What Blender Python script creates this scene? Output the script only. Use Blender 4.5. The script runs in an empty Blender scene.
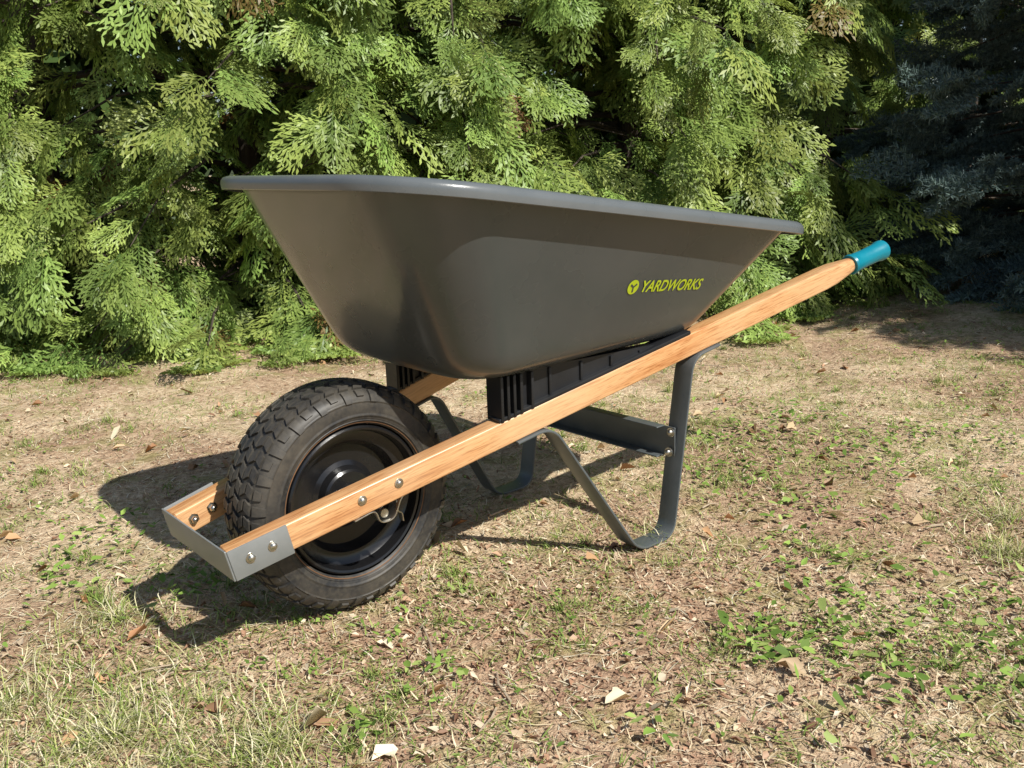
import bpy, bmesh, math, random
import numpy as np
from mathutils import Vector, Matrix
rng=np.random.default_rng(7); random.seed(7)
S=bpy.context.scene
CAM=np.array([-.746,-1.334,.755]); YAW=.708
FW=np.array([math.sin(YAW),math.cos(YAW),0.]); RT=np.array([math.cos(YAW),-math.sin(YAW),0.])
def yard(f,r,z=0.):   # yard axes: f = towards the hedge, r = along the hedge
    return np.array([CAM[0],CAM[1],0.])+FW*f+RT*r+np.array([0,0,z])
# ---------------------------------------------------------------- helpers
def link(o,parent=None):
    S.collection.objects.link(o)
    if parent: o.parent=parent
    return o
def empty(name):
    o=bpy.data.objects.new(name,None); o.empty_display_size=.1
    return link(o)
def mesh_np(name,V,F,col=None,mat=None,smooth=False):
    V=np.asarray(V,dtype=np.float32);F=np.asarray(F,dtype=np.int32)
    me=bpy.data.meshes.new(name);k=F.shape[1]
    me.vertices.add(len(V));me.vertices.foreach_set('co',V.ravel())
    me.loops.add(F.size);me.loops.foreach_set('vertex_index',F.ravel())
    me.polygons.add(len(F));me.polygons.foreach_set('loop_start',np.arange(0,F.size,k,dtype=np.int32))
    me.update(calc_edges=True)
    if col is not None:
        a=me.color_attributes.new('col','FLOAT_COLOR','POINT')
        c=np.ones((len(V),4),dtype=np.float32);c[:,:3]=col;a.data.foreach_set('color',c.ravel())
    if mat: me.materials.append(mat)
    if smooth: me.polygons.foreach_set('use_smooth',np.ones(len(F),dtype=bool))
    me.validate()
    return me
def obj(name,V,F,mat,parent=None,smooth=True,angle=35):
    me=bpy.data.meshes.new(name);me.from_pydata([tuple(map(float,v)) for v in V],[],[tuple(map(int,f)) for f in F])
    bm=bmesh.new();bm.from_mesh(me);bmesh.ops.recalc_face_normals(bm,faces=bm.faces);bm.to_mesh(me);bm.free()
    me.materials.append(mat)
    if smooth:
        me.polygons.foreach_set('use_smooth',np.ones(len(me.polygons),dtype=bool))
        me.set_sharp_from_angle(angle=math.radians(angle))
    o=bpy.data.objects.new(name,me);return link(o,parent)
def loft(rings,close=True,cap0=True,cap1=True):
    n=len(rings[0]);V=[p for r in rings for p in r];F=[]
    for i in range(len(rings)-1):
        for j in range(n if close else n-1):
            k=(j+1)%n;F.append((i*n+j,i*n+k,(i+1)*n+k,(i+1)*n+j))
    if cap0:F.append(tuple(range(n-1,-1,-1)))
    if cap1:F.append(tuple(range((len(rings)-1)*n,len(rings)*n)))
    return V,F
def merge(parts):
    V=[];F=[]
    for v,f in parts:
        o=len(V);V+=list(v);F+=[tuple(i+o for i in q) for q in f]
    return V,F
def rrect(w,h,r,n=4):
    r=min(r,w/2-1e-5,h/2-1e-5);P=[]
    for cx,cy,a0 in((w/2-r,h/2-r,0),(-w/2+r,h/2-r,90),(-w/2+r,-h/2+r,180),(w/2-r,-h/2+r,270)):
        for k in range(n+1):
            a=math.radians(a0+90*k/n);P.append((cx+r*math.cos(a),cy+r*math.sin(a)))
    return P
def box(c,ax,ay,az,sx,sy,sz,bev=.001):
    c=np.array(c);ax,ay,az=[np.array(a)/np.linalg.norm(a) for a in(ax,ay,az)]
    R=[]
    for t,ins in((-1,bev),(-1,0),(1,0),(1,bev)):
        xo=t*(sx/2-(bev if ins==0 else 0))
        R.append([c+ax*xo+ay*p[0]+az*p[1] for p in rrect(sy-2*ins,sz-2*ins,max(bev,1e-4),2)])
    return loft(R)
def tube(path,rad,n=8,up=(0,0,1)):
    path=[np.array(p,float) for p in path];R=[]
    if np.isscalar(rad): rad=[rad]*len(path)
    for i,p in enumerate(path):
        d=path[min(i+1,len(path)-1)]-path[max(i-1,0)];d/=np.linalg.norm(d)+1e-9
        a=np.cross(d,np.array(up));
        if np.linalg.norm(a)<1e-3:a=np.cross(d,np.array([1,0,0]))
        a/=np.linalg.norm(a);b=np.cross(d,a)
        R.append([p+rad[i]*(a*math.cos(2*math.pi*k/n)+b*math.sin(2*math.pi*k/n)) for k in range(n)])
    return loft(R)
def revolve(prof,center,n=72,axis='y'):
    V=[];F=[];m=len(prof)
    for i in range(n):
        a=2*math.pi*i/n
        for r,y in prof: V.append((center[0]+r*math.cos(a),center[1]+y,center[2]+r*math.sin(a)))
    for i in range(n):
        k=(i+1)%n
        for j in range(m-1):F.append((i*m+j,k*m+j,k*m+j+1,i*m+j+1))
    return V,F
def fillet(path,r,n=6):
    P=[np.array(p,float) for p in path];out=[P[0]]
    for i in range(1,len(P)-1):
        a=P[i-1]-P[i];b=P[i+1]-P[i];la,lb=np.linalg.norm(a),np.linalg.norm(b);q=min(r,la*.45,lb*.45)
        s=P[i]+a/la*q;e=P[i]+b/lb*q
        for k in range(n+1):
            t=k/n;out.append((1-t)**2*s+2*t*(1-t)*P[i]+t*t*e)
    out.append(P[-1]);return out
def strap(path,wdir,w,t):
    w_=np.array(wdir,float);w_/=np.linalg.norm(w_);R=[]
    for i,p in enumerate(path):
        d=path[min(i+1,len(path)-1)]-path[max(i-1,0)];d/=np.linalg.norm(d)
        nrm=np.cross(d,w_);nrm/=np.linalg.norm(nrm)
        R.append([p+w_*q[0]+nrm*q[1] for q in rrect(w,t,t*.4,2)])
    return loft(R)
def dome(c,d,r,h,n=14):
    c=np.array(c,float);d=np.array(d,float);d/=np.linalg.norm(d)
    a=np.cross(d,[0.3,.2,1]);a/=np.linalg.norm(a);b=np.cross(d,a);R=[]
    for rr,hh in((1.5,0),(1.5,.18),(1.45,.22),(1.0,.24),(.98,.5),(.85,.75),(.55,.95),(.15,1.03)):
        R.append([c+d*h*hh+r*rr*(a*math.cos(2*math.pi*k/n)+b*math.sin(2*math.pi*k/n)) for k in range(n)])
    return loft(R)
# ---------------------------------------------------------------- materials
def newmat(name):
    m=bpy.data.materials.new(name);m.use_nodes=True;nt=m.node_tree
    return m,nt,nt.nodes['Principled BSDF'],nt.nodes['Material Output']
def N(nt,t,**kw):
    n=nt.nodes.new(t)
    for k,v in kw.items():
        if k in n.inputs.keys(): n.inputs[k].default_value=v
        else: setattr(n,k,v)
    return n
def ramp(nt,fac,stops):
    r=nt.nodes.new('ShaderNodeValToRGB');e=r.color_ramp.elements
    while len(e)<len(stops):e.new(.5)
    for i,(p,c) in enumerate(stops):e[i].position=p;e[i].color=(*c,1)
    nt.links.new(fac,r.inputs['Fac']);return r.outputs['Color']
def coords(nt,scale=(1,1,1),rot=(0,0,0)):
    tc=nt.nodes.new('ShaderNodeTexCoord');mp=nt.nodes.new('ShaderNodeMapping')
    mp.inputs['Scale'].default_value=scale;mp.inputs['Rotation'].default_value=rot
    nt.links.new(tc.outputs['Object'],mp.inputs['Vector']);return mp.outputs['Vector']
def noise(nt,vec,scale,detail=5,rough=.6):
    n=N(nt,'ShaderNodeTexNoise',Scale=scale,Detail=detail,Roughness=rough);nt.links.new(vec,n.inputs['Vector']);return n.outputs['Fac']
def mixc(nt,f,a,b,mode='MIX'):
    m=nt.nodes.new('ShaderNodeMix');m.data_type='RGBA';m.blend_type=mode
    for s,v in((m.inputs[0],f),(m.inputs[6],a),(m.inputs[7],b)):
        if isinstance(v,(int,float)):s.default_value=v
        elif isinstance(v,tuple):s.default_value=(*v,1)
        else:nt.links.new(v,s)
    return m.outputs[2]
def bump(nt,h,st,dist,bs):
    b=N(nt,'ShaderNodeBump',Strength=st,Distance=dist);nt.links.new(h,b.inputs['Height']);nt.links.new(b.outputs[0],bs.inputs['Normal'])
def simple(name,c0,c1,scale,rough=(.3,.5),metal=0,bst=.1,bd=.001,bscale=200,coat=0,stretch=(1,1,1)):
    m,nt,bs,o=newmat(name);v=coords(nt,stretch);f=noise(nt,v,scale,4)
    nt.links.new(ramp(nt,f,[(.3,c0),(.7,c1)]),bs.inputs['Base Color'])
    r=N(nt,'ShaderNodeMapRange');nt.links.new(f,r.inputs[0]);r.inputs[1].default_value=.3;r.inputs[2].default_value=.7
    r.inputs[3].default_value=rough[0];r.inputs[4].default_value=rough[1];nt.links.new(r.outputs[0],bs.inputs['Roughness'])
    bs.inputs['Metallic'].default_value=metal;bs.inputs['Coat Weight'].default_value=coat;bs.inputs['Coat Roughness'].default_value=.12
    bump(nt,noise(nt,v,bscale,1),bst,bd,bs);return m
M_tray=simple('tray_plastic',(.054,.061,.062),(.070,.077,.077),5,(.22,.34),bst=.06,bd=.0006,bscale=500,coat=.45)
M_rim=simple('tray_rim_sky_sheen',(.125,.142,.152),(.155,.17,.18),9,(.24,.36),bst=.15,bd=.0006,bscale=400,coat=.2)  # sky reflection on the rim put into its lighter blue-grey base colour
M_steel=simple('grey_painted_steel',(.24,.255,.255),(.32,.33,.33),14,(.38,.5),metal=.2,bst=.1,bd=.0006)
M_leg=simple('dark_painted_steel',(.10,.118,.125),(.15,.165,.17),12,(.30,.44),metal=.2,bst=.1,bd=.0006)
M_zinc=simple('zinc_bolt',(.5,.48,.43),(.68,.66,.6),60,(.22,.38),metal=1)
M_black=simple('black_plastic',(.010,.011,.013),(.018,.019,.022),12,(.38,.5))
M_wheelrim=simple('black_wheel_enamel',(.008,.008,.009),(.014,.014,.015),10,(.16,.3),coat=.3)
M_grip=simple('teal_grip',(.0,.21,.30),(.005,.25,.34),25,(.32,.42),bst=.1)
M_lime=simple('lime_print',(.44,.54,.015),(.50,.60,.025),25,(.4,.5))
M_line=simple('orange_ring',(.16,.085,.045),(.30,.15,.07),14,(.5,.6))
# rubber with dust
m,nt,bs,o=newmat('tyre_rubber');v=coords(nt)
f=noise(nt,v,9,6,.7);f2=noise(nt,v,120,3)
c=mixc(nt,ramp(nt,f,[(.40,(0,0,0)),(.72,(1,1,1))]),(.022,.0225,.024),(.10,.088,.07))
c=mixc(nt,ramp(nt,f2,[(.45,(0,0,0)),(.8,(.5,.5,.5))]),c,(.12,.105,.08))
nt.links.new(c,bs.inputs['Base Color']);bs.inputs['Roughness'].default_value=.5;bump(nt,f2,.25,.001,bs);M_tyre=m
# wood
m,nt,bs,o=newmat('handle_wood');
v=coords(nt,(2.2,55,55));n1=noise(nt,v,1.6,5,.65);v2=coords(nt,(14,260,260));n2=noise(nt,v2,1.5,3,.7)
v3=coords(nt,(1.2,3,3));n3=noise(nt,v3,2.2,3)
c=ramp(nt,n1,[(.28,(.42,.15,.05)),(.43,(.64,.30,.115)),(.56,(.78,.44,.20)),(.66,(.66,.31,.12)),(.8,(.48,.19,.065))])
c=mixc(nt,ramp(nt,n2,[(.5,(0,0,0)),(.64,(1,1,1))]),c,mixc(nt,1.0,c,(.62,.46,.34),'MULTIPLY'))
c=mixc(nt,ramp(nt,n3,[(.42,(0,0,0)),(.7,(.5,.5,.5))]),c,(.86,.60,.35))
nt.links.new(c,bs.inputs['Base Color']);bs.inputs['Roughness'].default_value=.34;bs.inputs['Coat Weight'].default_value=.35;bs.inputs['Coat Roughness'].default_value=.25
bump(nt,n2,.12,.001,bs);M_wood=m
def leafmat(name,trans=.3,rand=.35,brown=0.0,gloss=.06,gr=.4):
    m,nt,bs,o=newmat(name);nt.nodes.remove(bs)
    a=nt.nodes.new('ShaderNodeAttribute');a.attribute_name='col';c=a.outputs['Color']
    if rand>0:
        oi=nt.nodes.new('ShaderNodeAttribute');oi.attribute_name='rnd';R_=oi.outputs['Fac']
        hsv=nt.nodes.new('ShaderNodeHueSaturation')
        mr=N(nt,'ShaderNodeMapRange');nt.links.new(R_,mr.inputs[0]);mr.inputs[3].default_value=1-rand;mr.inputs[4].default_value=1+rand
        nt.links.new(mr.outputs[0],hsv.inputs['Value'])
        w=nt.nodes.new('ShaderNodeTexWhiteNoise');w.noise_dimensions='1D';nt.links.new(R_,w.inputs['W'])
        mh=N(nt,'ShaderNodeMapRange');nt.links.new(w.outputs['Value'],mh.inputs[0]);mh.inputs[3].default_value=.48;mh.inputs[4].default_value=.525
        nt.links.new(mh.outputs[0],hsv.inputs['Hue'])
        nt.links.new(c,hsv.inputs['Color']);c=hsv.outputs[0]
        if brown>0:
            g=N(nt,'ShaderNodeMath',operation='LESS_THAN');nt.links.new(w.outputs['Value'],g.inputs[0]);g.inputs[1].default_value=brown
            c=mixc(nt,g.outputs[0],c,(.20,.10,.035))
    d=nt.nodes.new('ShaderNodeBsdfDiffuse');nt.links.new(c,d.inputs[0]);out=d.outputs[0]
    if trans>0:
        t=nt.nodes.new('ShaderNodeBsdfTranslucent');nt.links.new(c,t.inputs[0])
        mx=nt.nodes.new('ShaderNodeMixShader');mx.inputs[0].default_value=trans
        nt.links.new(out,mx.inputs[1]);nt.links.new(t.outputs[0],mx.inputs[2]);out=mx.outputs[0]
    if gloss>0:
        t=nt.nodes.new('ShaderNodeBsdfGlossy');t.inputs['Roughness'].default_value=gr
        mx=nt.nodes.new('ShaderNodeMixShader');mx.inputs[0].default_value=gloss
        nt.links.new(out,mx.inputs[1]);nt.links.new(t.outputs[0],mx.inputs[2]);out=mx.outputs[0]
    nt.links.new(out,o.inputs[0])
    return m
M_cedar=leafmat('cedar_foliage',.20,.34,.006,.03,.42)
M_spruce=leafmat('spruce_needles',0,.25,0,.03,.5)
M_cover=leafmat('ground_cover_leaf',0,0,0,.02,.5)
M_bark=simple('bark',(.045,.032,.024),(.11,.085,.065),30,(.8,.95),bst=.6,bd=.004,bscale=60,stretch=(1,1,.3))
# ---------------------------------------------------------------- WHEELBARROW
WB=empty('wheelbarrow')
HX0,HX1=-.256,1.285
SL=.2165
def hz(x):return .187+SL*(x-HX0)
def hy(x):return .1015+(.286-.1015)*(x-HX0)/(HX1-HX0)
HW,HH=.035,.045
for s,nm in((-1,'handle_near'),(1,'handle_far')):
    A=np.array([HX0,s*hy(HX0),hz(HX0)]);B=np.array([HX1,s*hy(HX1),hz(HX1)]);L=np.linalg.norm(B-A);d=(B-A)/L
    ay=np.cross([0,0,1],d);ay/=np.linalg.norm(ay);az=np.cross(d,ay)
    def rings(spec):
        return loft([[(t,p[0],p[1]) for p in rrect(w,h,r,5)] for t,w,h,r in spec])
    wl=L-.125
    sp=[(0,HW-.004,HH-.004,.003),(.002,HW,HH,.004),(wl-.10,HW,HH,.004),(wl-.06,HW,HH-.001,.007),(wl-.025,.035,.038,.013),(wl+.0,.032,.034,.0155),(wl+.012,.029,.029,.0145)]
    V,F=rings(sp);o=obj(nm,V,F,M_wood,WB)
    M=Matrix(((d[0],ay[0],az[0],A[0]),(d[1],ay[1],az[1],A[1]),(d[2],ay[2],az[2],A[2]),(0,0,0,1)));o.matrix_local=M
    g0=wl+.004;k=1.1
    sp=[(g0,.030,.030,.015),(g0,.040*k,.040*k,.02*k),(g0+.006,.043*k,.043*k,.0215*k),(g0+.012,.039*k,.039*k,.0195*k),(g0+.05,.037*k,.037*k,.0185*k),(g0+.095,.038*k,.038*k,.019*k),(g0+.108,.043*k,.043*k,.0215*k),(g0+.118,.042*k,.042*k,.021*k),(g0+.124,.034,.034,.017),(g0+.126,.012,.012,.006)]
    V,F=rings(sp);o=obj('grip',V,F,M_grip,WB);o.matrix_local=M
dh=np.array([1,0,SL]);dh/=np.linalg.norm(dh)
uz=np.array([-dh[2],0,dh[0]])
# front bracket
fx=HX0-.002;half=hy(HX0)+HW/2+.003
parts=[box((fx-.0015,0,hz(HX0)),(0,1,0),dh,uz,2*half,.003,HH+.006,.0008)]
for s in(-1,1):
    sd=np.array([dh[0],s*(.1845/1.541),dh[2]]);sd/=np.linalg.norm(sd)
    c=np.array([HX0,s*(half),hz(HX0)])+sd*.045
    parts.append(box(c,sd,np.cross(uz,sd),uz,.094,.003,HH+.005,.0008))
V,F=merge(parts);obj('front_bracket',V,F,M_steel,WB)
# bolts
parts=[]
for s in(-1,1):
    for x,z,r in((HX0+.028,0,.006),(HX0+.062,.002,.006)):
        parts.append(dome((x,s*(hy(x)+HW/2+.0035),hz(x)+z),(0,s,0),r,.006))
        parts.append(dome((x,s*(hy(x)-HW/2),hz(x)+z),(0,-s,0),.0065,.011,6))
    for x in(-.045,.02):
        parts.append(dome((x,s*(hy(x)+HW/2),hz(x)+.004),(0,s,0),.0055,.005))
V,F=merge(parts);obj('bolts',V,F,M_zinc,WB)
# axle + brackets
parts=[tube([(0,-.135,.2),(0,.135,.2)],.0075,14)]
for s in(-1,1):
    y=s*(hy(0)-.002)
    pth=fillet([np.array((-.06,y,hz(-.06)-HH/2-.002)),np.array((-.02,y,hz(-.02)-HH/2-.002)),np.array((-.014,y,.188)),np.array((.014,y,.188)),np.array((.03,y,hz(.03)-HH/2-.002)),np.array((.06,y,hz(.06)-HH/2-.002))],.012,4)
    parts.append(strap(pth,(0,1,0),.026,.0025))
    parts.append(strap(fillet([(.022,y,hz(.022)-HH/2),(.026,y,hz(.022)-HH/2-.03),(.036,y-.004*s,hz(.022)-HH/2-.034),(.038,y-.004*s,hz(.022)-HH/2-.05)],.006,3),(0,1,0),.012,.002))
V,F=merge(parts);obj('axle_and_clamps',V,F,M_zinc,WB)
# wheel
C=(0,0,.2)
def tprof(phi):
    sy,cy=math.sin(phi),math.cos(phi);e=2/2.9
    y=.0605*math.copysign(abs(sy)**e,sy);r=.158+.0365*math.copysign(abs(cy)**e,cy)
    return r,y
pr=[]
for k in range(121):
    phi=math.radians(-128+256*k/120);r,y=tprof(phi)
    if abs(y)>.04 and (.146<r<.149 or .170<r<.1725 or .1375<r<.1395): y*=1.03
    pr.append((r,y))
V,F=revolve(pr,C,96);obj('tyre',V,F,M_tyre,WB,angle=60)
ph=np.radians(np.linspace(0,90,200));tab=np.array([tprof(p) for p in ph]);arc=np.concatenate([[0],np.cumsum(np.linalg.norm(np.diff(tab,axis=0),axis=1))])
Ltot=np.interp(.168,tab[::-1,0],arc[::-1])
def tp(theta,s,h):
    a=abs(s)*Ltot;r=np.interp(a,arc,tab[:,0]);y=np.interp(a,arc,tab[:,1])
    r2=np.interp(a+.001,arc,tab[:,0]);y2=np.interp(a+.001,arc,tab[:,1]);t=np.array([r2-r,y2-y]);t/=np.linalg.norm(t)+1e-9
    nr,ny=t[1],-t[0]
    r+=nr*h;y+=ny*h
    y=math.copysign(y,s) if s!=0 else y
    return (r*math.cos(theta),y,.2+r*math.sin(theta))
TV=[];TF=[]
def block(q,h,nt_=2,ns=3):
    q=np.array(q);o=len(TV)
    cen=q.mean(0)
    def uv(u,v):return (1-u)*(1-v)*q[0]+u*(1-v)*q[1]+u*v*q[2]+(1-u)*v*q[3]
    for i in range(nt_+1):
        for j in range(ns+1):
            p=uv(i/nt_,j/ns);pi=cen+(p-cen)*.88;TV.append(tp(pi[0],pi[1],h))
    idx=lambda i,j:o+i*(ns+1)+j
    for i in range(nt_):
        for j in range(ns):TF.append((idx(i,j),idx(i+1,j),idx(i+1,j+1),idx(i,j+1)))
    loop=[(i,0) for i in range(nt_)]+[(nt_,j) for j in range(ns)]+[(i,ns) for i in range(nt_,0,-1)]+[(0,j) for j in range(ns,0,-1)]
    b=len(TV)
    for i,j in loop:
        p=uv(i/nt_,j/ns);TV.append(tp(p[0],p[1],-.001))
    m=len(loop)
    for k in range(m):
        k2=(k+1)%m;TF.append((idx(*loop[k]),idx(*loop[k2]),b+k2,b+k))
NB=46;dt=2*math.pi/NB
for i in range(NB):
    t=i*dt
    for s in(-1,1):
        tt=t+(0 if s<0 else .5*dt)
        block([(tt+.05*dt,s*.02),(tt+.78*dt,s*.02),(tt+1.10*dt,s*.20),(tt+.37*dt,s*.20)],.0042)
        block([(tt+.44*dt,s*.24),(tt+1.17*dt,s*.24),(tt+.85*dt,s*.41),(tt+.12*dt,s*.41)],.0042)
        block([(tt+.10*dt,s*.45),(tt+.83*dt,s*.45),(tt+1.14*dt,s*.62),(tt+.41*dt,s*.62)],.0042)
        e=.98 if i%2 else .84
        block([(tt+.45*dt,s*.66),(tt+1.14*dt,s*.66),(tt+1.08*dt,s*e),(tt+.52*dt,s*e)],.0036,2,4)
obj('tyre_tread',TV,TF,M_tyre,WB,angle=25)
half_p=[(.130,.046),(.1285,.052),(.1255,.0545),(.122,.053),(.1195,.046),(.117,.036),(.108,.030),(.098,.029),(.094,.018),(.088,.010),(.060,.008),(.052,.012),(.048,.026),(.044,.029),(.026,.030),(.024,.034),(.0235,.07),(.021,.073),(.009,.074),(.008,.076)]
parts=[]
for s in(-1,1):parts.append(revolve([(r,s*y) for r,y in half_p],C,80))
V,F=merge(parts);obj('wheel_rim',V,F,M_wheelrim,WB,angle=28)
parts=[]
for s in(-1,1):parts.append(revolve([(.1355+.0009*math.cos(a),s*.0552+.0009*math.sin(a)) for a in np.linspace(0,2*math.pi,7)],C,90))
V,F=merge(parts);obj('rim_seal_line',V,F,M_line,WB)
# tray
LIP=.026
T=dict(xf=-.062+LIP,xr=.930-LIP,wf=.334-LIP,wr=.350-LIP,zf=.732,zr=.604,rf=.135,rr=.085)
Bt=dict(xf=.134,xr=.705,wf=.220,wr=.208,zf=.394,zr=.398,rf=.080,rr=.07)
def ring(P,grow=0,dz=0,bul=.014):
    xf,xr,wf,wr=P['xf']-grow,P['xr']+grow,P['wf']+grow,P['wr']+grow
    cs=[(xf,-wf),(xr,-wr),(xr,wr),(xf,wf)];rs=[P['rf']+grow,P['rr']+grow,P['rr']+grow,P['rf']+grow]
    pts=[]
    for i in range(4):
        c=np.array(cs[i]);a=np.array(cs[i-1])-c;b=np.array(cs[(i+1)%4])-c;a/=np.linalg.norm(a);b/=np.linalg.norm(b)
        s=c+a*rs[i];e=c+b*rs[i]
        for k in range(11):
            t=k/10
            kk=.56;p1=s-a*rs[i]*kk;p2=e-b*rs[i]*kk
            pts.append((1-t)**3*s+3*t*(1-t)**2*p1+3*t*t*(1-t)*p2+t**3*e)
        nx=np.array(cs[(i+1)%4]);e2=nx-b*rs[(i+1)%4]
        for k in range(1,8):pts.append(e+(e2-e)*k/8)
    out=[]
    for p in pts:
        x,y=p;q=np.clip((x-P['xf'])/(P['xr']-P['xf']),-.05,1.05);z=P['zf']+(P['zr']-P['zf'])*q
        x-=bul*max(0,1-(y/wf)**2)*max(0,min(1,1-q*4))
        out.append((x,y,z+dz))
    return out
def lerp(t):return {k:Bt[k]+(T[k]-Bt[k])*t for k in T}
rings=[]
base=lerp(0)
def shr(P,g):
    Q=dict(P);Q['xf']+=g;Q['xr']-=g;Q['wf']-=g;Q['wr']-=g;Q['rf']=max(.03,Q['rf']-g*.5);Q['rr']=max(.03,Q['rr']-g*.5);return Q
w0=lerp(.16);b0=shr(base,.05)
rings.append(ring(shr(base,.13)));rings.append(ring(shr(base,.09)))
for k in range(8):
    t=k/7
    P={q:(1-t)**2*b0[q]+2*t*(1-t)*base[q]+t*t*w0[q] for q in base};rings.append(ring(P))
for t in np.linspace(.22,1,12):rings.append(ring(lerp(t)))
V,F=loft(rings,cap1=False)
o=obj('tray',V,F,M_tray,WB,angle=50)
sd=o.modifiers.new('thick','SOLIDIFY');sd.thickness=.004;sd.offset=-1
lp=[(.0,-.006),(.001,.001),(.006,.004),(.014,.004),(.021,.001),(LIP-.001,-.004),(LIP,-.010),(LIP-.001,-.0185),(LIP-.003,-.0195),(LIP-.004,-.010),(.012,-.006),(.0015,-.011)]
V,F=loft([ring(T,g,z) for g,z in lp],cap0=False,cap1=False)
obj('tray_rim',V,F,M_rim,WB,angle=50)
# risers between handles and tray
parts=[]
for s in(-1,1):
    R=[]
    x0,x1=.222,.70
    for x in(x0,x0+.004,x1-.004,x1):
        zt=.394+.004*(x-.17)/.53+.001; zb_=hz(x)+HH/2*1.02
        if zb_>zt-.002:zb_=zt-.002
        y=s*(hy(x)-.004);w=.011
        R.append([(x,y-w,zb_),(x,y+w,zb_),(x,y+w,zt),(x,y-w,zt)])
    parts.append(loft(R))
    xs=[.222,.235,.248,.262,.285,.33,.40,.47,.54]
    for i,x in enumerate(xs):
        zt=.393;zb_=hz(x)+HH/2;
        parts.append(box((x,s*(hy(x)-(.001 if i<5 else .005)),(zt+zb_)/2),(1,0,0),(0,1,0),(0,0,1),.006,.040 if i<5 else .032,zt-zb_,.0008))
    c=np.array([.44,s*hy(.44),hz(.44)+HH/2+.004]);sd_=np.array([dh[0],s*.1845/1.541,dh[2]]);sd_/=np.linalg.norm(sd_)
    parts.append(box(c,sd_,np.cross(uz,sd_),uz,.46,.036,.007,.001))
V,F=merge(parts);obj('tray_risers',V,F,M_black,WB)
# legs
parts=[];bp=[]
for s in(-1,1):
    zb_=lambda x:hz(x)-HH/2-.0035
    P=[(.25,s*hy(.25),zb_(.25)),(.325,s*hy(.325),zb_(.325)),(.508,s*.213,.003),(.612,s*.213,.003),(.668,s*hy(.668),zb_(.668)),(.74,s*hy(.74),zb_(.74))]
    parts.append(strap(fillet(P,.032,6),(0,1,0),.044,.005))
    bp.append(dome((.725,s*hy(.725),zb_(.725)-.002),(0,0,-1),.006,.008))
    bp.append(dome((.272,s*hy(.272),zb_(.272)-.002),(0,0,-1),.006,.008))
    for z in(.17,.21):
        x=.612+.056*z/.36
        bp.append(dome((x-.0095,s*.205,z),(-1,0,.1),.0065,.010))
xb=.612+.056*.19/.36-.004
parts.append(box((xb-.002,0,.19),(0,1,0),(1,0,0),(0,0,1),.43,.003,.062,.0008))
parts.append(box((xb-.013,0,.2205),(0,1,0),(1,0,0),(0,0,1),.375,.024,.003,.0008))
parts.append(box((xb-.013,0,.1595),(0,1,0),(1,0,0),(0,0,1),.375,.024,.003,.0008))
V,F=merge(parts);obj('legs',V,F,M_leg,WB)
V,F=merge(bp);obj('leg_bolts',V,F,M_zinc,WB)
# label on near side wall
def wall(x,z,off=.0012):
    lo,hi=0.,1.
    for _ in range(30):
        t=(lo+hi)/2;P=lerp(t);q=(x-P['xf'])/(P['xr']-P['xf'])
        if P['zf']+(P['zr']-P['zf'])*q<z:lo=t
        else:hi=t
    y=-(P['wf']+(P['wr']-P['wf'])*q)
    return (x,y-off,z-off*.3)
def lz(x,z):return z-.085*(x-.468)
cu=bpy.data.curves.new('label','FONT');cu.body='YARDWORKS';cu.size=.0290;cu.shear=.25;cu.offset=.0006;cu.space_character=.98
to=bpy.data.objects.new('label_tmp',cu);S.collection.objects.link(to);bpy.context.view_layer.update()
me=bpy.data.meshes.new_from_object(to.evaluated_get(bpy.context.evaluated_depsgraph_get()));bpy.data.objects.remove(to)
W=max(v.co.x for v in me.vertices)
x0,zb0=.474,.517
for v in me.vertices:
    x=x0+v.co.x*(.172/W);v.co=wall(x,lz(x,zb0+v.co.y))
me.materials.append(M_lime);link(bpy.data.objects.new('label',me),WB)
cx,cz,R_=.454,.5275,.0130
V=[]
n=40
for k in range(n):
    a=2*math.pi*k/n
    V.append(wall(cx+R_*math.cos(a)*1.05,cz+R_*math.sin(a)))
obj('logo_disc',V,[tuple(range(n))],M_lime,WB,smooth=False)
V=[];F=[]
for a in(90+55,90-55,270):
    a=math.radians(a);d=np.array([math.cos(a),math.sin(a)]);p=np.array([-d[1],d[0]])
    o_=len(V)
    for u,w in((0,-.0013),(.009,-.0019),(.009,.0019),(0,.0013)):
        q=d*u+p*w;V.append(wall(cx+q[0],cz+q[1],.0018))
    F.append((o_,o_+1,o_+2,o_+3))
obj('logo_mark',V,F,M_tray,WB,smooth=False)
# ---------------------------------------------------------------- GROUND
def hgt(x,y):
    return (.006*np.sin(2.1*x+1.3*y)+.005*np.sin(3.7*y-1.9*x+1)+.003*np.sin(9*x+4*y)+.0025*np.sin(13*y-7*x+2)+.002*np.sin(23*x+17*y)+.0015*np.sin(41*x-29*y)*np.sin(37*y+11*x))*np.clip(np.hypot(x-.3,y)*.9,.25,3)*.8-.004
u=np.linspace(-1,1,421);g=np.sinh(u*5.2)/np.sinh(5.2)*70
X,Y=np.meshgrid(g+.4,g+.2,indexing='ij');Z=hgt(X,Y);n=len(u)
V=np.stack([X,Y,Z],-1).reshape(-1,3);ii,jj=np.meshgrid(np.arange(n-1),np.arange(n-1),indexing='ij')
F=np.stack([ii*n+jj,(ii+1)*n+jj,(ii+1)*n+jj+1,ii*n+jj+1],-1).reshape(-1,4)
m,nt,bs,o_=newmat('dry_lawn_soil');v=coords(nt)
big=noise(nt,v,1.3,2,.6);mid=noise(nt,v,7,3,.65);fine=noise(nt,v,42,5,.78);vf=noise(nt,v,260,1,.8)
c=ramp(nt,fine,[(.30,(.32,.22,.135)),(.45,(.62,.465,.30)),(.58,(.80,.64,.44)),(.75,(.88,.77,.57))])
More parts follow.
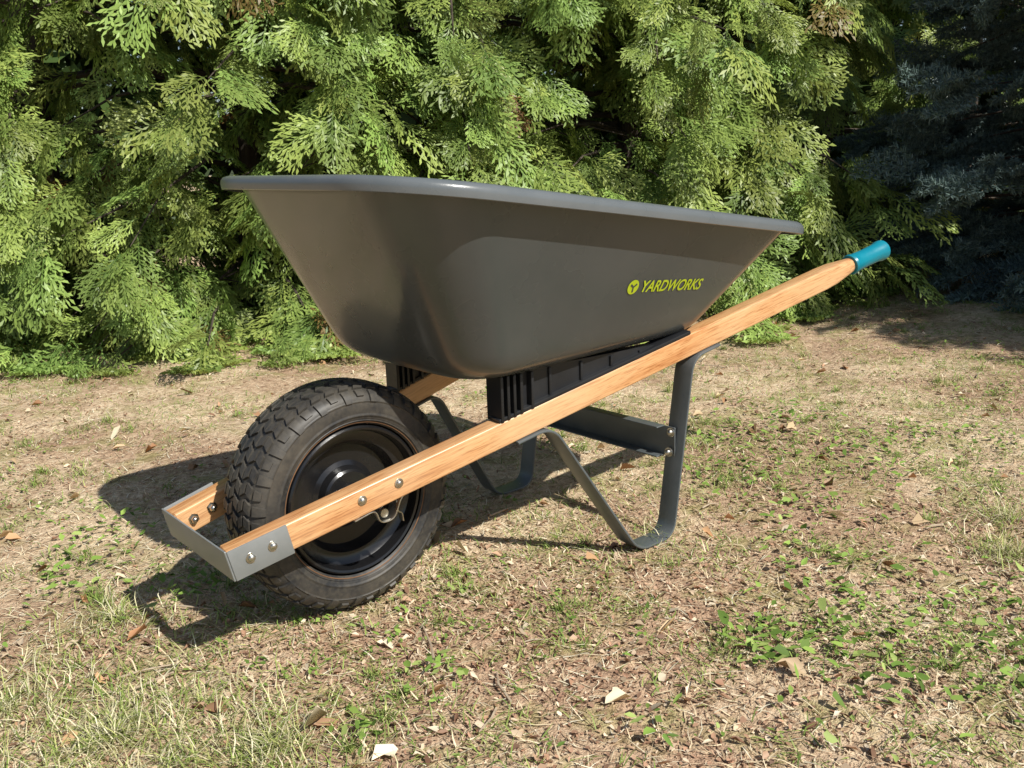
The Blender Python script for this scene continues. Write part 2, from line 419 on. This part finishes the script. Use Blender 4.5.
c2=ramp(nt,fine,[(.32,(.22,.135,.09)),(.5,(.48,.325,.215)),(.7,(.68,.51,.34))])
c=mixc(nt,ramp(nt,big,[(.42,(0,0,0)),(.58,(1,1,1))]),c,c2)
c3=ramp(nt,fine,[(.35,(.20,.19,.065)),(.6,(.42,.38,.16))])
c=mixc(nt,ramp(nt,mid,[(.50,(0,0,0)),(.64,(.65,.65,.65))]),c,c3)
c=mixc(nt,.6,c,ramp(nt,vf,[(.3,(.5,.5,.5)),(.55,(1.1,1.1,1.1)),(.8,(1.25,1.25,1.25))]),'MULTIPLY')
nt.nodes.remove(bs);df=nt.nodes.new('ShaderNodeBsdfDiffuse');nt.links.new(df.outputs[0],o_.inputs[0])
nt.links.new(c,df.inputs['Color'])
bump(nt,noise(nt,v,60,3,.8),.8,.013,df)
G=bpy.data.objects.new('ground',mesh_np('ground',V,F,mat=m,smooth=True));link(G)
# scatter sampling
def vnoise(x,y,s,seed):
    r=np.random.default_rng(seed);T_=r.random((64,64));x=x*s+100;y=y*s+100
    xi=np.floor(x).astype(int);yi=np.floor(y).astype(int);fx_=x-xi;fy_=y-yi;fx_=fx_*fx_*(3-2*fx_);fy_=fy_*fy_*(3-2*fy_)
    g_=lambda a,b:T_[a%64,b%64]
    return (g_(xi,yi)*(1-fx_)+g_(xi+1,yi)*fx_)*(1-fy_)+(g_(xi,yi+1)*(1-fx_)+g_(xi+1,yi+1)*fx_)*fy_
def sample(nn,dens=None):
    out=np.zeros((0,2))
    while len(out)<nn:
        k=nn*4
        f=rng.uniform(.35,5.6,k);r=rng.uniform(-3.6,3.8,k)
        dist=np.hypot(f,r)
        ok=rng.random(k)<np.minimum(1,(1.5/dist)**1.3)
        ok&=np.abs(r)<.75*f+.9
        P=np.array([CAM[0],CAM[1]])+np.outer(f,FW[:2])+np.outer(r,RT[:2])
        if dens is not None: ok&=rng.random(k)<dens(P[:,0],P[:,1])
        out=np.concatenate([out,P[ok]])
    return out[:nn]
def blades(P,L,Wd,lift,pal,flat=False):
    n=len(P);a=rng.uniform(0,2*math.pi,n);d=np.stack([np.cos(a),np.sin(a)],1);s=np.stack([-d[:,1],d[:,0]],1)
    z0=hgt(P[:,0],P[:,1]);L=L[:,None];w=Wd[:,None]
    V=np.zeros((n,6,3))
    for k,(t,ww) in enumerate(((0,1),(.5,.85),(1,.12))):
        h=lift*t*(1.35-.35*t*1.6) ; hor=np.sqrt(np.maximum(.05,1-lift**2))*t*(.7+.3*t)
        c=P+d*L*hor[:,None]
        bend=(rng.normal(0,.10,n)*t)[:,None]*L
        c=c+s*bend
        for j,sg in enumerate((-1,1)):
            V[:,k*2+j,:2]=c+s*w*ww*sg*.5;V[:,k*2+j,2]=z0+L[:,0]*h+.001+ (rng.random(n)*.002 if k==0 else 0)
    o=(np.arange(n)*6)[:,None]
    F=np.concatenate([o+np.array([[0,1,3,2]]),o+np.array([[2,3,5,4]])])
    pal=np.array(pal);c=pal[rng.integers(0,len(pal),n)]*rng.uniform(.7,1.2,(n,1))
    C_=np.repeat(c,6,axis=0);return V.reshape(-1,3),F,C_
def cat(lst):
    Vs,Fs,Cs=[],[],[];o=0
    for V,F,C_ in lst:
        Vs.append(V);Fs.append(F+o);Cs.append(C_);o+=len(V)
    return np.concatenate(Vs),np.concatenate(Fs),np.concatenate(Cs)
straw=[(.78,.64,.42),(.84,.73,.51),(.66,.52,.33),(.52,.38,.24),(.86,.79,.59)]
green=[(.20,.29,.06),(.26,.35,.085),(.35,.40,.12),(.14,.22,.045)]
L_=[]
n=60000;P=sample(n,lambda x,y:.2+.8*vnoise(x,y,3.1,1));L_.append(blades(P,rng.uniform(.012,.045,n),rng.uniform(.0010,.0022,n),rng.uniform(.0,.35,n),straw))
def side(x,y):
    r=(x-CAM[0])*RT[0]+(y-CAM[1])*RT[1];return np.clip(.55+.45*np.abs(r+.1),.4,1.2)
gd=lambda x,y:np.clip((vnoise(x,y,2.3,2)*.6+vnoise(x,y,9,3)*.8-.56)*3.0,.02,1)*side(x,y)
n=50000;P=sample(n,gd);L_.append(blades(P,rng.uniform(.012,.038,n),rng.uniform(.0012,.0026,n),rng.uniform(.2,.8,n),green+green[1:3]+straw[:1]))
def tuft(c,rad,n,pal,L0,L1,lift=(.3,.9)):
    a=rng.uniform(0,2*math.pi,n);r=rad*np.abs(rng.normal(0,.7,n));P=np.array(c)+np.stack([np.cos(a)*r,np.sin(a)*r],1)
    return blades(P,rng.uniform(L0,L1,n),rng.uniform(.001,.002,n),rng.uniform(*lift,n),pal)
ss=[(.66,.61,.36),(.74,.68,.46),(.44,.45,.16),(.32,.38,.10),(.60,.54,.30),(.26,.34,.08)]
for c,rad,n in(((-.45,-.12),.2,1500),((-.55,.05),.16,600),((-.30,-.30),.15,800),((.98,-.72),.08,420),((1.15,-.66),.08,200),((-.33,.22),.1,300),((1.1,.15),.1,300),((.62,-.2),.06,120)):
    L_.append(tuft(c,rad,n,ss,.02,.06))
P=sample(420,gd)
for p in P:
    L_.append(tuft(p,rng.uniform(.012,.04),int(rng.integers(15,70)),ss[2:]+green+green,.012,.04,(.3,.95)))
V,F,C_=cat(L_);link(bpy.data.objects.new('grass',mesh_np('grass',V,F,C_,M_cover)))
def flakes(P,size,pal,tilt=.5,asp=(.4,1),zoff=.002,cup=.25,cv=(.6,1.3)):
    n=len(P);a=rng.uniform(0,2*math.pi,n);tx=rng.normal(0,tilt,n);asp_=rng.uniform(*asp,n)
    d=np.stack([np.cos(a),np.sin(a),np.sin(tx)*.6],1);s=np.stack([-np.sin(a),np.cos(a),rng.normal(0,tilt,n)*.6],1)
    base=np.stack([P[:,0],P[:,1],hgt(P[:,0],P[:,1])+zoff],1)
    d*=size[:,None];s*=(size*asp_)[:,None]
    base[:,2]+=(np.abs(d[:,2])+np.abs(s[:,2]))*.45
    pts=[(-.5,0,0),(-.2,-.38,cup*.6),(.25,-.33,cup*.5),(.62,0,0),(.22,.36,cup*.6),(-.22,.36,cup*.5)]
    V=np.zeros((n,6,3))
    for k,(u_,v_,w_) in enumerate(pts):
        V[:,k]=base+d*(u_+rng.normal(0,.09,n))[:,None]+s*(v_+rng.normal(0,.09,n))[:,None];V[:,k,2]+=w_*size*rng.uniform(-.3,1.3,n)
    o=(np.arange(n)*6)[:,None];F=np.concatenate([o+np.array([[0,1,2,3]]),o+np.array([[0,3,4,5]])])
    pal=np.array(pal);c=pal[rng.integers(0,len(pal),n)]*rng.uniform(*cv,(n,1));return V.reshape(-1,3),F,np.repeat(c,6,axis=0)
brn=[(.48,.31,.20),(.38,.225,.145),(.58,.44,.30),(.70,.56,.40),(.24,.14,.09),(.46,.27,.17)]
md=lambda x,y:np.clip(.12+np.exp(-((x-.2)**2+(y+.5)**2)/.35)+.9*np.clip(vnoise(x,y,5,5)-.3,0,1),.05,1)
L_=[]
n=60000;P=sample(n,md);L_.append(flakes(P,rng.uniform(.003,.009,n),brn,.45))
n=3600;P=sample(n,md);L_.append(flakes(P,rng.uniform(.009,.020,n),brn+[(.66,.55,.40),(.28,.15,.09)],.6,(.25,.7),cup=.5))
n=300;P=sample(n);L_.append(flakes(P,rng.uniform(.022,.042,n),[(.56,.34,.18),(.68,.50,.30),(.42,.22,.11),(.34,.19,.10),(.76,.65,.46)],.5,(.35,.65),.004,.7))
V,F,C_=cat(L_);link(bpy.data.objects.new('leaf_litter',mesh_np('leaf_litter',V,F,C_,M_cover)))
# weeds
L_=[]
wd=lambda x,y:np.clip((vnoise(x,y,1.9,11)*.7+vnoise(x,y,6,13)*.6-.56)*3,.02,1)*side(x,y)
wp=[(.20,.31,.06),(.26,.37,.08),(.14,.23,.045),(.33,.41,.12)]
n=3300;P=sample(n,wd)
P=np.repeat(P,4,axis=0)+rng.normal(0,.009,(4*n,2));L_.append(flakes(P,rng.uniform(.004,.014,4*n),wp,.5,(.4,.9),rng.uniform(.003,.016,4*n),.2,(.7,1.2)))
for c,rad,n in(((.514,-.735),.11,190),((.44,-.64),.05,60),((.386,-.588),.035,60),((-.344,.478),.06,80),((-.191,.25),.05,70),((-.03,-.306),.025,18),((1.29,-.24),.10,190),((1.237,.082),.09,190),((-.62,.3),.05,50),((.7,-.62),.1,110),((.95,-.35),.08,90),((-.2,-.35),.03,18),((.12,-.62),.03,14),((-.22,.62),.05,70),((1.6,-.3),.1,180),((.55,.85),.1,110),((1.0,-.1),.08,130),((1.5,.1),.1,140),((.75,-.45),.06,50),((.85,-.85),.08,90),((.62,-.88),.07,80)):
    a=rng.normal(0,rad,(n,2));L_.append(flakes(np.array(c)+a,rng.uniform(.008,.023,n),wp,.5,(.35,.8),rng.uniform(.004,.022,n),.2,(.7,1.3)))
V,F,C_=cat(L_);link(bpy.data.objects.new('weeds',mesh_np('weeds',V,F,C_,M_cover)))
# twigs
parts=[]
P=sample(90)
P=np.concatenate([P,[(-.03,-.30)]])
for i,p in enumerate(P):
    a=random.uniform(0,6.28);L=random.uniform(.03,.11) if i<90 else .15
    if i>=90:a=1.1
    q=np.array([p[0]+L*math.cos(a),p[1]+L*math.sin(a)]);mdl=(p+q)/2+rng.normal(0,.006,2)
    parts.append(tube([(*p,hgt(*p)+.005),(*mdl,hgt(*mdl)+.009),(*q,hgt(*q)+.006)],[.0022,.002,.001],5))
V,F=merge(parts);obj('twigs',V,F,simple('twig_bark',(.35,.26,.18),(.55,.45,.32),50,(.8,.9)))
# ---------------------------------------------------------------- foliage
def spray_mesh(name,seed,mat):
    r=np.random.default_rng(seed);Q=[];Cc=[]
    def leaf(p,a,L,w,c0,c1):
        d=np.array([math.cos(a),math.sin(a)]);s=np.array([-d[1],d[0]])
        pts=[p-s*w*.35,p+d*L*.55-s*w*.5,p+d*L,p+d*L*.55+s*w*.5]
        Q.append(pts);Cc.append((c0,(np.array(c0)+c1)/2,c1,(np.array(c0)+c1)/2))
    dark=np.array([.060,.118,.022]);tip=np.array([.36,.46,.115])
    def axis(p,a,L,lev,curv):
        n=max(2,int(L/(.075 if lev==0 else .07)));
        if lev==2:n=1 if L<.1 else 2
        st=L/n;q=p.copy();an=a
        for i in range(n):
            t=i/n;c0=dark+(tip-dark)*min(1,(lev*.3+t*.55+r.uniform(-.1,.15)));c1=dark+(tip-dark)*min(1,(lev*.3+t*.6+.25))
            leaf(q,an,st*1.3,.026 if lev<2 else .031,c0,c1)
            q=q+np.array([math.cos(an),math.sin(an)])*st;an+=curv/n
            sd=1 if i%2 else -1
            if lev==0 and t>.06:
                for sd in(-1,1):
                    LL=.46*math.sin(math.pi*min(1,(t*.9+.22)))**.8*r.uniform(.6,1.2)*(1-t*.3)
                    axis(q,an+sd*math.radians(r.uniform(34,52)),LL,1,-sd*r.uniform(.2,.6))
            elif lev==1:
                axis(q,an+sd*math.radians(r.uniform(30,46)),L*.32*(1-t*.6)*r.uniform(.7,1.2)+.03,2,-sd*.2)
    axis(np.array([0.,0.]),0,.92,0,r.uniform(-.3,.3))
    Q=np.array(Q).reshape(-1,2);C_=np.array(Cc).reshape(-1,3)
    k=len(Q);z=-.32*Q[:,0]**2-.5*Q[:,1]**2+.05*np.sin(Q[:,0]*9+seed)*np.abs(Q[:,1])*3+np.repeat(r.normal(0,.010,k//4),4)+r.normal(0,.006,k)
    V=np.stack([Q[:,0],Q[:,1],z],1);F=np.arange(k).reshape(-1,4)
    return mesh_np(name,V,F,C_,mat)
def spruce_mesh(name,seed,mat):
    r=np.random.default_rng(seed);V=[];C_=[]
    def twig(p,d,L):
        n=int(L/.026);d=d/np.linalg.norm(d)
        a=np.cross(d,[0,0,1]);a/=np.linalg.norm(a);b=np.cross(d,a)
        for i in range(n):
            q=p+d*L*i/n
            for k in range(4):
                th=r.uniform(0,6.28);nd=d*.6+(a*math.cos(th)+b*math.sin(th))*.9;nd/=np.linalg.norm(nd);l=.08*r.uniform(.7,1.1)
                s=np.cross(nd,r.normal(size=3));s/=np.linalg.norm(s);s*=.009
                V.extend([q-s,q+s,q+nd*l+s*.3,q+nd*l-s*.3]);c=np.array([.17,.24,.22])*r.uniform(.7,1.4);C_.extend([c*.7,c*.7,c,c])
    twig(np.zeros(3),np.array([1,0,-.1]),1.)
    for t in np.linspace(.1,.85,7):
        for sd in(-1,1):twig(np.array([t,0,-.1*t]),np.array([.75,sd*.7,r.uniform(-.25,.05)]),.42*(1-t*.6)*r.uniform(.8,1.1))
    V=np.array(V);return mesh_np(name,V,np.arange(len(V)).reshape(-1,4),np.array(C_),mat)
CEDAR=[spray_mesh(f'cedar_spray_{i}',40+i,M_cedar) for i in range(6)]
SPRUCE=[spruce_mesh(f'spruce_spray_{i}',60+i,M_spruce) for i in range(3)]
def grab(me):
    n=len(me.vertices);co=np.empty(n*3,np.float32);me.vertices.foreach_get('co',co);c=np.empty(n*4,np.float32);me.color_attributes['col'].data.foreach_get('color',c)
    return co.reshape(-1,3),c.reshape(-1,4)[:,:3]
def stamp(name,P,X,Nn,scl,idx,meshes,mat,parent):
    X=X/np.linalg.norm(X,axis=1,keepdims=True);Zc=Nn-X*(Nn*X).sum(1,keepdims=True);Zc/=np.linalg.norm(Zc,axis=1,keepdims=True);Yc=np.cross(Zc,X)
    M=np.stack([X,Yc,Zc],1)*scl[:,None,None]   # rows = local axes
    VV=[];CC_=[];RR=[]
    for i,me in enumerate(meshes):
        co,c=grab(me);s=np.where(idx==i)[0]
        W=np.einsum('vk,nkj->nvj',co,M[s])+P[s][:,None,:]
        VV.append(W.reshape(-1,3));CC_.append(np.tile(c,(len(s),1)));RR.append(np.repeat(rng.random(len(s)),len(co)))
    V=np.concatenate(VV);low=V[:,2]<.02;V[low,2]=.004+rng.random(low.sum())*.02;C_=np.concatenate(CC_);R=np.concatenate(RR)
    me=mesh_np(name,V,np.arange(len(V)).reshape(-1,4),C_,mat)
    a=me.attributes.new('rnd','FLOAT','POINT');a.data.foreach_set('value',R.astype(np.float32))
    print(name,len(V)//4);link(bpy.data.objects.new(name,me),parent)
def conifer(parent,trees,meshes,mat,s0,s1,per,kind):
    PP=[];XX=[];NN=[];wood=[]
    for ti,(f,r,R,H,nb,zmin) in enumerate(trees):
        c=yard(f,r);wood.append(tube([c+[0,0,-.05],c+[.02,0,H*.5],c+[0,.03,H]],[.09,.06,.01],8))
        for b in range(nb):
            z0=zmin+(H-zmin)*rng.random()**1.7*.95;az=rng.uniform(0,2*math.pi);od=np.array([math.cos(az),math.sin(az),0.])
            if kind=='cedar' and od@FW>.25 and rng.random()<.85:continue
            cl=float(vnoise(np.array([az*1.0]),np.array([z0*1.0]),2.6,30+ti)[0])   # clumpy crown: bulges and hollows
            shape=(1-(z0/H)**1.8)**.8 if kind=='cedar' else (1-z0/H)**.7
            L=R*max(.15,shape)*rng.uniform(.82,1.12)*(.70+.45*cl if kind=='cedar' else .95)
            side=np.array([-od[1],od[0],0.]);k1=rng.uniform(.05,.4);k2=rng.uniform(.25,.6)
            if kind!='cedar':k1,k2=rng.uniform(-.1,.1),rng.uniform(0,.2)
            sw=rng.normal(0,.12)
            def pt(s):return c+od*L*s+side*sw*L*s*s+np.array([0,0,z0+L*(k1*s-k2*s*s)])
            wood.append(tube([pt(0),pt(.35),pt(.7),pt(.95)],[.016,.010,.006,.002],4))
            for j in range(per):
                s=rng.uniform(.30,1.0)**.7 if j>1 else 1.0;p=pt(min(s,1));p=p+rng.normal(0,.03,3)
                if p[2]<.06:
                    if rng.random()<.5 or zmin>.3:continue
                    p[2]=.06+rng.random()*.06
                sg=(-1 if j%2 else 1);fan=rng.uniform(.1,1.0)*(1.15-s*.6)
                x=od+side*sg*fan+np.array([0,0,rng.normal(-.6,.35) if kind=='cedar' else rng.normal(-.05,.15)])
                nn=np.array([0,0,.8])+od*rng.uniform(.3,1.4)+rng.normal(0,.35,3)
                PP.append(p);XX.append(x);NN.append(nn)
    PP=np.array(PP);n=len(PP)
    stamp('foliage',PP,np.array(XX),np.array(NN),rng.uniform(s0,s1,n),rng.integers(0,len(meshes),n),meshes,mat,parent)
    V,F=merge(wood);obj('trunks_and_branches',V,F,M_bark,parent)
    return n
H_=empty('cedar_hedge')
tr=[(4.75,-3.3,1.25,3.3,90,.05),(4.7,-2.3,1.25,3.3,150,.05),(4.75,-1.3,1.3,3.3,160,.05),(4.85,-.3,1.25,3.3,160,.08),(4.95,.65,1.22,3.4,160,.15),(5.3,1.25,.95,3.3,100,.40),(6.9,2.3,1.2,3.4,70,.3),(7.2,3.5,1.2,3.4,70,.2)]
n1=conifer(H_,tr,CEDAR,M_cedar,.18,.38,11,'cedar')
SP=empty('spruce_tree')
n2=conifer(SP,[(4.85,3.35,1.45,4.2,170,.25)],SPRUCE,M_spruce,.24,.38,11,'spruce')
SP=empty('spruce_tree')
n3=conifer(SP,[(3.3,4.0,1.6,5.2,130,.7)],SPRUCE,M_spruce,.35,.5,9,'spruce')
for me in CEDAR+SPRUCE: bpy.data.meshes.remove(me)
# distant woodland behind the hedge : coarse leaf clumps
n=60000;f=rng.uniform(7.8,9.3,n);r=rng.uniform(-9,11,n);z=rng.uniform(0,6.,n)*(.85+.15*np.sin(r*1.7))
f+=.5*np.sin(r*2.2)+.4*np.sin(z*3+r);P=np.array([CAM[0],CAM[1],0])+np.outer(f,FW)+np.outer(r,RT);P[:,2]=z
a=rng.normal(size=(n,3));a/=np.linalg.norm(a,axis=1,keepdims=True);b=np.cross(a,rng.normal(size=(n,3)));b/=np.linalg.norm(b,axis=1,keepdims=True)
sz=rng.uniform(.08,.17,n)[:,None]
V=np.stack([P-a*sz,P-b*sz*.5,P+a*sz,P+b*sz*.5],1).reshape(-1,3)
c=np.array([.05,.085,.022])*rng.uniform(.5,1.5,(n,1))
link(bpy.data.objects.new('distant_woodland',mesh_np('distant_woodland',V,np.arange(4*n).reshape(-1,4),np.repeat(c,4,axis=0),M_cover)))
print('sprays',n1,n2,n3)
# ---------------------------------------------------------------- light
sun=bpy.data.lights.new('sun','SUN');sun.energy=5.0;sun.angle=math.radians(.53);sun.color=(1,.965,.89)
so=link(bpy.data.objects.new('sun',sun));so.rotation_euler=Vector((-.12,.95,-1)).to_track_quat('-Z','Y').to_euler()
w=bpy.data.worlds.new('World');S.world=w;w.use_nodes=True;nt=w.node_tree;bg=nt.nodes['Background'];sk=nt.nodes.new('ShaderNodeTexSky')
sk.sky_type='NISHITA';sk.sun_disc=False;sk.sun_elevation=math.radians(46);sk.sun_rotation=math.radians(173)
nt.links.new(sk.outputs[0],bg.inputs[0]);bg.inputs[1].default_value=.08
S.view_settings.view_transform='Standard';S.view_settings.look='None';S.view_settings.exposure=0
# ---------------------------------------------------------------- camera
cd=bpy.data.cameras.new('camera');cd.sensor_width=36;cd.lens=917.96/1024*36;cd.clip_end=500;cd.clip_start=.02
co=link(bpy.data.objects.new('camera',cd));S.camera=co
p,rl=.243,-.032
fwv=np.array([math.sin(YAW)*math.cos(p),math.cos(YAW)*math.cos(p),-math.sin(p)]);r_=RT;u_=np.cross(r_,fwv)
r2=r_*math.cos(rl)+u_*math.sin(rl);u2=-r_*math.sin(rl)+u_*math.cos(rl)
co.matrix_world=Matrix(((r2[0],u2[0],-fwv[0],CAM[0]),(r2[1],u2[1],-fwv[1],CAM[1]),(r2[2],u2[2],-fwv[2],CAM[2]),(0,0,0,1)))
